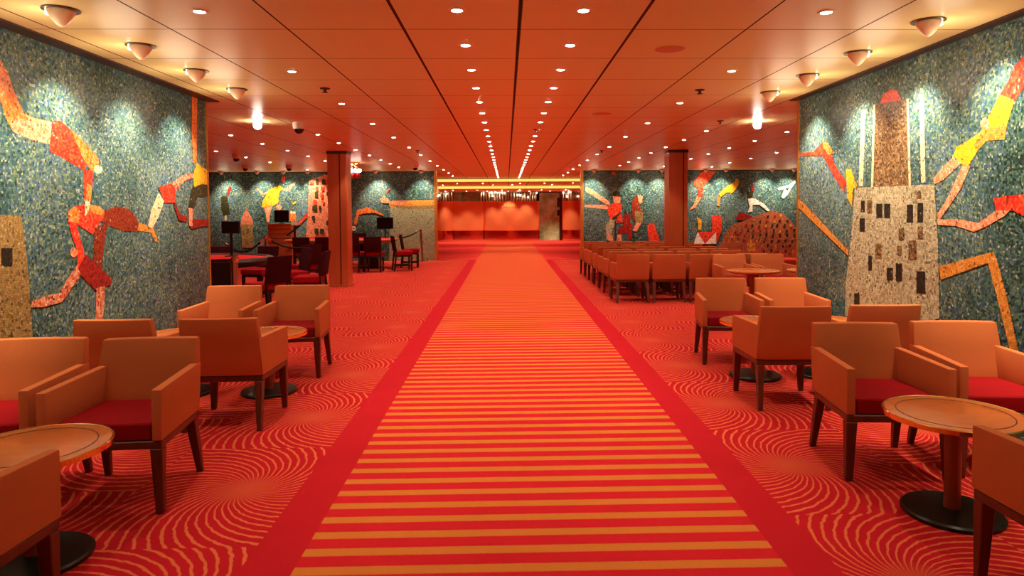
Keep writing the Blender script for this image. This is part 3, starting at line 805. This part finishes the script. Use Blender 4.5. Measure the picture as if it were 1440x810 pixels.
b = NB(); lathe(b, [(0, 0), (0.15, 0), (0.14, .02), (0, .03)], 20); obj('base', b, M['black_wood'], t)
b = NB(); tube(b, [(0, -0.02, q0.z - .05), (0.15, -0.03, q0.z - 0.02), (-0.2, -0.03, q0.z - 0.28)], 0.025); obj('grip', b, M['black'], t)

def stanchion(label, x, y, h=0.97, lean=0.0, mat='chrome'):
    t = thing('rope_stanchion', label, 'stanchion', (x, y, 0))
    b = NB(); lathe(b, [(0, 0), (.17, 0), (.17, .012), (.10, .03), (.03, .05), (0, .05)], 28); obj('base', b, M['chrome'], t)
    b = NB(); tube(b, [(0, 0, .04), (lean, 0, h - .06)], 0.032, 16); post = obj('post', b, M[mat], t)
    b = NB(); lathe(b, [(.036, h - .07), (.045, h - .05), (.045, h - .015), (.03, h), (0, h)], 20, lean, 0); obj('cap', b, M[mat], post)
    return t
sx, sy = on_y(330.5, 360, 8.1).x, 8.1
stanchion('chrome rope post just past the end of the left mural', sx, sy)
b = NB(); box(b, sx - 1.2, sx - 0.05, sy - 0.012, sy + 0.012, 0.12, 0.90)
tag(obj('crowd_barrier', b, M['black'], smooth=False), 'black barrier hanging beside the chrome post by the left mural', 'barrier')
s2 = on_y(373.5, 330, 15.3).x
stanchion('chrome rope post with black ropes in front of the podium', s2, 15.3)
def rope(label, a, c, sag, r=0.022):
    t = thing('barrier_rope', label, 'rope', a)
    a, c = Vector(a), Vector(c); pts = []
    for k in range(13):
        s = k/12; p = (c - a)*s; p.z -= sag*4*s*(1 - s); pts.append(p)
    b = NB(); tube(b, pts, r, 8); obj('cord', b, M['black_rope'], t)
    for pa, pb in ((pts[0], pts[1]), (pts[-1], pts[-2])):
        b = NB(); tube(b, [pa, pa.lerp(pb, 0.9)], r*1.25, 8); obj('end_clip', b, M['chrome'], t)
rope('black velvet rope drooping left from the post before the podium', (s2 - .06, 15.3, .90), (s2 - 1.0, 15.5, .80), .25)
rope('black velvet rope drooping right from the post before the podium', (s2 + .06, 15.3, .90), (s2 + 0.9, 15.5, .72), .12)
s3 = on_z(595.5, 366, 0).x
stanchion('brass-brown rope post on a shiny base before the back mosaic', s3 + .04, 20.0, 0.97, -0.05, 'pole_wood')
rope('rope clipped from the brass-brown post to the long table chairs', (s3 - .10, 20.0, .90), (s3 - .55, 19.3, .74), .05)

# chandelier behind the left pillar
chx, chy = on_y(497, 240, 16.5).x, 16.5
t = thing('chandelier', 'small sparkling chandelier with red glass drops behind the copper pillar', 'chandelier', (chx, chy, CEIL))
b = NB(); lathe(b, [(0, 0), (.16, 0), (.16, -.03), (.06, -.07), (0, -.07)], 24); obj('canopy', b, M['brass'], t)
b = NB()
for k in range(6):
    a = k*PI/3; tube(b, [(0, 0, -.05), (.10*math.cos(a), .10*math.sin(a), -.12), (.15*math.cos(a), .15*math.sin(a), -.17)], .008, 6)
obj('arms', b, M['brass'], t)
for k in range(6):
    a = k*PI/3
    b = NB(); bmesh.ops.create_icosphere(b, subdivisions=2, radius=.045, matrix=Matrix.Translation((.15*math.cos(a), .15*math.sin(a), -.20))); obj('bulb', b, M['chandelier_bulb'], t)
    b = NB(); bmesh.ops.create_icosphere(b, subdivisions=2, radius=.05, matrix=Matrix.Translation((.12*math.cos(a), .12*math.sin(a), -.31)) @ Matrix.Diagonal((.8, .8, 1.6, 1))); obj('glass_drop', b, M['red_glass'], t)

# ------------------------------------------------------------------ lobby counters at the far end
YC = 33.0
def curved_counter(label, x0, x1, bulge, z0=0.52, z1=1.95, text=False, yoff=0.0):
    t = thing('counter', label, 'counter', ((x0 + x1)/2, YC + yoff, 0))
    hw = (x1 - x0)/2; N = 20
    front = [(-hw + 2*hw*k/N, -bulge*(1 - (-1 + 2*k/N)**2)) for k in range(N + 1)]
    b = NB(); prism(b, front + [(hw, 0.25), (-hw, 0.25)], z0, z1); bevel(b, 0.01, 1, 1.0); fp = obj('front_panel', b, M['copper'], t)
    b = NB(); prism(b, [(x*0.98, y + 0.12) for x, y in front] + [(hw*.98, 0.24), (-hw*.98, 0.24)], 0.06, z0); obj('plinth', b, M['mirror_plinth'], t)
    b = NB(); prism(b, front + [(hw, 0.25), (-hw, 0.25)], 0.0, 0.06); obj('base', b, M['copper'], t)
    if text:
        cu = bpy.data.curves.new('lettering', 'FONT'); cu.body = 'CASINO'; cu.size = 0.23; cu.extrude = 0.012; cu.align_x = 'CENTER'; cu.space_character = 1.25
        tmp = bpy.data.objects.new('lettering_source', cu); C.objects.link(tmp)
        bpy.context.view_layer.update()
        me = bpy.data.meshes.new_from_object(tmp.evaluated_get(bpy.context.evaluated_depsgraph_get()))
        bpy.data.objects.remove(tmp)
        for v in me.vertices:      # letters follow the bow of the panel
            v.co.z += -0.42*((v.co.x - 0.1)/hw)**2
        me.materials.clear(); me.materials.append(M['letters'])
        o = bpy.data.objects.new('lettering', me); C.objects.link(o); o.parent = fp
        o.location = (-0.1, -bulge - 0.012, 1.66); o.rotation_euler = (PI/2, 0, 0)
    return t
xa, xb, xc = on_y(613, 300, YC).x, on_y(680, 300, YC).x, on_y(758.5, 300, YC).x
xd, xe, xf = on_y(637, 300, YC).x, on_y(791, 300, YC).x, on_y(821, 300, YC).x
curved_counter('narrow convex copper counter at the left end of the far lobby', xa, xd, 0.22)
curved_counter('flat-looking copper counter between the left end and the middle counter', xd, xb, 0.06)
curved_counter('wide bowed copper counter lettered CASINO in the middle of the lobby', xb, xc, 0.42, text=True)
curved_counter('narrow copper counter right of the marble door', xe, xf, 0.12)
dx0, dx1 = on_y(758.5, 300, 33.4).x, on_y(790, 300, 33.4).x
dtop = on_y(770, 271, 33.4).z
b = NB(); box(b, dx0, dx1 - 0.1, 33.4, 33.45, 0.0, dtop); door = struct('door_1', b, M['marble'])
b = NB(); box(b, dx1 - 0.12, dx1, 33.34, 33.46, 0, dtop + .08); box(b, dx0 - .03, dx1 - .12, 33.34, 33.46, dtop, dtop + .08); obj('door_frame', b, M['dark_trim'], door, smooth=False)
for (a, c, e, f) in [(783.5, 277.5, 786.5, 291), (783.5, 295, 787, 303.5)]:
    u0, u1 = on_y(a, f, 33.38), on_y(e, c, 33.38)
    b = NB(); box(b, u0.x, u1.x, 33.37, 33.40, u0.z, u1.z); obj('door_panel', b, M['black'], door, smooth=False)
# mirrored slats and glass strands above the counters
def screen(label, x0, x1, y, rnd):
    t = thing('mirrored_screen', label, 'screen', ((x0 + x1)/2, y, 1.956))
    hw = (x1 - x0)/2
    b = NB(); n = max(3, int((x1 - x0)/0.13))
    for k in range(n):
        x = -hw + (k + .5)*2*hw/n
        lathe(b, [(0.055, 0.0), (0.055, 0.46)], 10, x, rnd.uniform(-.05, .05))
    obj('slats', b, M['mirror'], t)
    b = NB()
    for k in range(int(n*.5)):
        bmesh.ops.create_icosphere(b, subdivisions=1, radius=.022, matrix=Matrix.Translation((rnd.uniform(-hw, hw), -.12, rnd.uniform(.2, .44))))
    obj('lamp_beads', b, M['bulb'], t)  # glowing beads stand in for the sparkle on the strands
rs = random.Random(11)
screen('cluster of bright mirrored strands above the left end counter', xa, xd, 33.35, rs)
screen('row of mirrored bronze columns above the wide CASINO counter', xb - .2, xc - .1, 33.35, rs)
screen('cluster of bright mirrored strands above the right end counter', xe, xf, 33.35, rs)
b = NB(); box(b, xd, xb - .2, 33.4, 33.45, 0.0, 2.42)
tag(obj('marble_panel', b, M['marble'], smooth=False), 'olive marble panel above the copper counter left of the middle', 'panel')

# ------------------------------------------------------------------ ceiling fixtures and lamps
LIGHTCOL = (1.0, 0.87, 0.67)
spot_cache = {}
def spot(name, loc, energy, size, blend=0.6, target=None, col=LIGHTCOL, radius=0.03):
    key = (round(energy, 2), size, blend, col, radius)
    if key not in spot_cache:
        l = bpy.data.lights.new(name, 'SPOT'); l.energy = energy; l.spot_size = math.radians(size); l.spot_blend = blend
        l.color = col; l.shadow_soft_size = radius; spot_cache[key] = l
    o = bpy.data.objects.new(name, spot_cache[key]); C.objects.link(o); o.location = loc
    if target is not None:
        o.rotation_euler = (Vector(target) - Vector(loc)).to_track_quat('-Z', 'Y').to_euler()
    return o
def make_downlight():
    t = thing('downlight', '', 'light')
    b = NB(); lathe(b, [(.032, -.001), (.034, -.006), (.050, -.004), (.052, 0), (.032, 0)], 20); obj('trim_ring', b, M['fixture'], t)
    b = NB(); lathe(b, [(0, -.009), (.02, -.008), (.033, -.002), (0, -.001)], 16); obj('lamp', b, M['bulb'], t)
    return t
dl = make_downlight(); dl_used = [False]
E_DOWN = 66
def downlight(x, y, label, group, z=CEIL, e=E_DOWN, size=84):
    if not dl_used[0]:
        dl_used[0] = True; dl.location = (x, y, z); dl['label'] = label; dl['group'] = group
    else: dup(dl, (x, y, z), 0, label, group)
    if e: spot('downlight_lamp', (x, y, z - .02), e, size)
for x, side in ((-0.285, 'left'), (0.469, 'right')):
    for k in range(25):
        downlight(x, 4.05 + .845*k, 'round recessed downlight in the %s middle row over the aisle, %s from us' % (side, ORD[k]), 'downlights in the double row over the aisle', e=E_DOWN*.6)
for x, side in ((-1.81, 'left'), (1.95, 'right')):
    for k in range(12):
        downlight(x, 4.08 + 1.72*k, 'round recessed downlight in the %s outer row, %s from us' % (side, ORD[k]), 'downlights in the outer rows beside the aisle', e=E_DOWN*.8)
for x, y0, pitch, n, nm in ((-2.9, 10.5, 1.3, 7, 'row left of the left outer row'), (3.05, 10.2, 1.3, 7, 'row right of the right outer row'),
                        (-4.25, 9.2, 1.35, 8, 'row above the gaming tables'), (4.35, 9.0, 1.35, 8, 'row above the seating block'),
                        (-5.65, 11.8, 1.5, 6, 'farthest left row in the gaming corner'), (5.75, 11.2, 1.5, 6, 'farthest right row past the seating block')):
    for k in range(n):
        downlight(x, y0 + pitch*k, 'small round downlight in the %s, %s from us' % (nm, ORD[k]), 'downlights over the side bays', e=E_DOWN*.75)
for px, nm in ((362, 'left'), (1065, 'right')):
    w = on_z(px, 170, CEIL)
    t = thing('ceiling_lamp', 'very bright ceiling lamp just beyond the end of the %s mural' % nm, 'light', (w.x, w.y, CEIL))
    b = NB(); lathe(b, [(.06, 0), (.075, -.006), (.09, -.003), (.092, 0)], 24); obj('trim_ring', b, M['fixture'], t)
    b = NB(); lathe(b, [(0, -.11), (.035, -.10), (.05, -.075), (.05, -.03), (.04, -.001), (0, -.001)], 20); obj('lamp', b, M['bulb_big'], t)
    spot('ceiling_lamp_light', (w.x, w.y, CEIL - .14), 60, 160)
# lobby soffit lights
k = 0
for (y, z, xs) in ((26.2, 2.56, (-1.9, -.9, .55, 1.5, 2.6)), (27.8, 2.56, (-2.6, -.55, .25, 1.9)), (30.5, 2.43, (-2.4, -1.3, -.2, .6, 1.6, 2.7)), (32.2, 2.43, (-2.9, -1.9, -.9, .1, 1.1, 2.1, 3.0))):
    rowname = {26.2: 'upper lobby soffit, nearer row', 27.8: 'upper lobby soffit, farther row', 30.5: 'lower lobby soffit, nearer row', 32.2: 'lower lobby soffit over the counters'}[y]
    for k, x in enumerate(xs):
        downlight(x, y, 'tiny downlight in the %s, %s from the left' % (rowname, ORD[k]), 'lobby soffit downlights', z=z, e=E_DOWN*(2.4 if y > 32 else 1.2))
# wall washers
def ceiling_fill(loc, e):  # added point lamp without a fixture, brightens the ceiling near the walls
    key = ('glow', e)
    if key not in spot_cache:
        l = bpy.data.lights.new('wall_washer_glow', 'POINT'); l.energy = e; l.color = (1.0, .84, .58); l.shadow_soft_size = .16; spot_cache[key] = l
    o = bpy.data.objects.new('wall_washer_glow', spot_cache[key]); C.objects.link(o); o.location = loc
def make_washer():
    t = thing('wall_washer', '', 'light')
    b = NB(); lathe(b, [(0, -.001), (.095, -.001), (.10, -.006), (.06, -.010), (0, -.010)], 28); obj('mounting_ring', b, M['dark_trim'], t)
    b = NB(); n = 24
    prof = [(.074, -.008), (.071, -.026), (.052, -.058), (.026, -.088), (.008, -.100)]
    rings = [[b.verts.new((r*math.cos(2*PI*i/n), r*math.sin(2*PI*i/n), z)) for i in range(n)] for r, z in prof]
    for a, c in zip(rings, rings[1:]):
        for i in range(n): b.faces.new((a[i], a[(i+1) % n], c[(i+1) % n], c[i]))
    b.faces.new(rings[-1]); cone = obj('cone', b, M['fixture'], t)
    b = NB(); box(b, -.0775, -.068, -.03, .03, -.034, -.010); bevel(b, .004, 1); obj('lens', b, M['wash_lens'], cone)
    return t
wl = make_washer(); wl_used = [False]
E_WASH = 175
E_FILL = 4.6
def washer(x, y, rot, label, group, tgt, e, size=86, fill=0):
    if not wl_used[0]:
        wl_used[0] = True; wl.location = (x, y, CEIL); wl.rotation_euler = (0, 0, rot); wl['label'] = label; wl['group'] = group
    else: dup(wl, (x, y, CEIL), rot, label, group)
    dv = Vector((math.cos(rot + PI), math.sin(rot + PI), 0))
    spot('wall_washer_lamp', (x + dv.x*.11, y + dv.y*.11, CEIL - .045), e, size, .9, tgt, (1.0, .86, .62), .02)
    if fill: ceiling_fill((x + dv.x*.14, y + dv.y*.14, CEIL - .24), fill)
for k in range(4):
    y = 4.05 + .86*k
    washer(-2.60, y, 0, 'cone-shaped wall washer on the ceiling by the left mural, %s from us' % ORD[k], 'wall washers along the left mural', (XL, y, 1.7), E_WASH, fill=E_FILL)
    y = 4.27 + .86*k
    washer(2.70, y, PI, 'cone-shaped wall washer on the ceiling by the right mural, %s from us' % ORD[k], 'wall washers along the right mural', (XR, y, 1.7), E_WASH, fill=E_FILL)
for y in (3.2, 2.34, 1.48):
    spot('wall_washer_lamp', (-2.71, y, CEIL - .045), E_WASH, 86, .9, (XL, y, 1.7), (1.0, .84, .58), .02)
    ceiling_fill((-2.74, y, CEIL - .24), E_FILL)
    ceiling_fill((2.84, y + .2, CEIL - .24), E_FILL)
    spot('wall_washer_lamp', (2.81, y + .2, CEIL - .045), E_WASH, 86, .9, (XR, y + .2, 1.62), (1.0, .84, .58), .02)
for i, px in enumerate((322, 371, 407, 440, 533, 595)):
    x = on_y(px, 245, YB).x
    washer(x, YB - .55, -PI/2, 'wall washer in front of the left back mosaic, %s from the left' % ORD[i], 'wall washers before the back mosaics', (x, YB, 1.7), E_WASH*.95, fill=2)
for i, px in enumerate((832, 893, 925, 985, 1013, 1076, 1106)):
    x = on_y(px, 245, YB).x
    washer(x, YB - .55, -PI/2, 'wall washer in front of the right back mosaic, %s from the left' % ORD[i], 'wall washers before the back mosaics', (x, YB, 1.7), E_WASH*.95, fill=2)
# light from the part of the hall behind the camera
for x in (-1.8, -.29, .47, 1.95):
    for y in (2.3,):
        spot('downlight_lamp', (x, y, CEIL - .02), E_DOWN*.5, 84)

# cameras, sprinklers, speakers on the ceiling
def dome(label, px, py):
    w = on_z(px, py, CEIL - .08)
    t = thing('security_camera', label, 'camera', (w.x, w.y, CEIL))
    b = NB(); lathe(b, [(0, 0), (.085, 0), (.085, -.04), (.07, -.085), (.064, -.085), (0, -.085)], 24); hs = obj('housing', b, M['white'], t)
    b = NB(); lathe(b, [(.064, -.083), (.058, -.115), (.036, -.14), (0, -.15)], 24); obj('dome', b, M['screen'], hs)
dome('white dome security camera with black bubble over the left bay, nearest one', 420.5, 181)
dome('white dome security camera near the end of the left mural', 332.5, 223)
dome('small dome security camera by the back mosaic above the cone house', 345, 237)
dome('small dome security camera by the back mosaic above the yellow dancer', 406.5, 237)
dome('small dome security camera by the back mosaic above the right monitor', 584, 236)
def sprinkler(label, px, py):
    w = on_z(px, py, CEIL - .02)
    t = thing('sprinkler', label, 'sprinkler', (w.x, w.y, CEIL))
    b = NB(); lathe(b, [(0, 0), (.05, 0), (.045, -.008), (.015, -.012), (.012, -.035), (.028, -.038), (.028, -.042), (0, -.042)], 18); obj('head', b, M['groove'], t)
sprinkler('dark ceiling sprinkler left of the aisle near the mural end', 457, 127)
sprinkler('dark ceiling sprinkler right of the aisle, nearer one', 984, 129)
sprinkler('dark ceiling sprinkler right of the aisle, farther one', 1013, 172)
sprinkler('dark ceiling sprinkler beside the right middle row of downlights', 754, 184)
sprinkler('dark ceiling sprinkler beside the left outer row', 587, 213)
sprinkler('dark ceiling sprinkler beyond the right outer row', 846, 213)
def speaker(label, px, py, r):
    w = on_z(px, py, CEIL)
    b = NB(); lathe(b, [(0, -.004), (r*.9, -.004), (r, -.002), (r, 0), (0, 0)], 32)
    tag(obj('ceiling_speaker', b, M['ceil_grille'], loc=(w.x, w.y, CEIL)), label, 'speaker')
M['ceil_grille'] = simple('painted_grille', srgb(206, 128, 86), 0.6)
speaker('flush round ceiling speaker grille right of the aisle, nearer one', 942, 69, .11)
speaker('flush round ceiling speaker grille right of the aisle, farther one', 846, 160, .12)

# ------------------------------------------------------------------ world and view
wd = bpy.data.worlds.new('world'); bpy.context.scene.world = wd; wd.use_nodes = True
wd.node_tree.nodes['Background'].inputs[0].default_value = (1.0, 0.7, 0.5, 1)
wd.node_tree.nodes['Background'].inputs[1].default_value = 0.05
sc = bpy.context.scene
sc.view_settings.view_transform = 'Standard'
sc.view_settings.look = 'None'
sc.view_settings.exposure = 0.0
sc.cycles.use_denoising = True
sc.cycles.max_bounces = 8
sc.cycles.diffuse_bounces = 5
sc.cycles.sample_clamp_indirect = 6.0
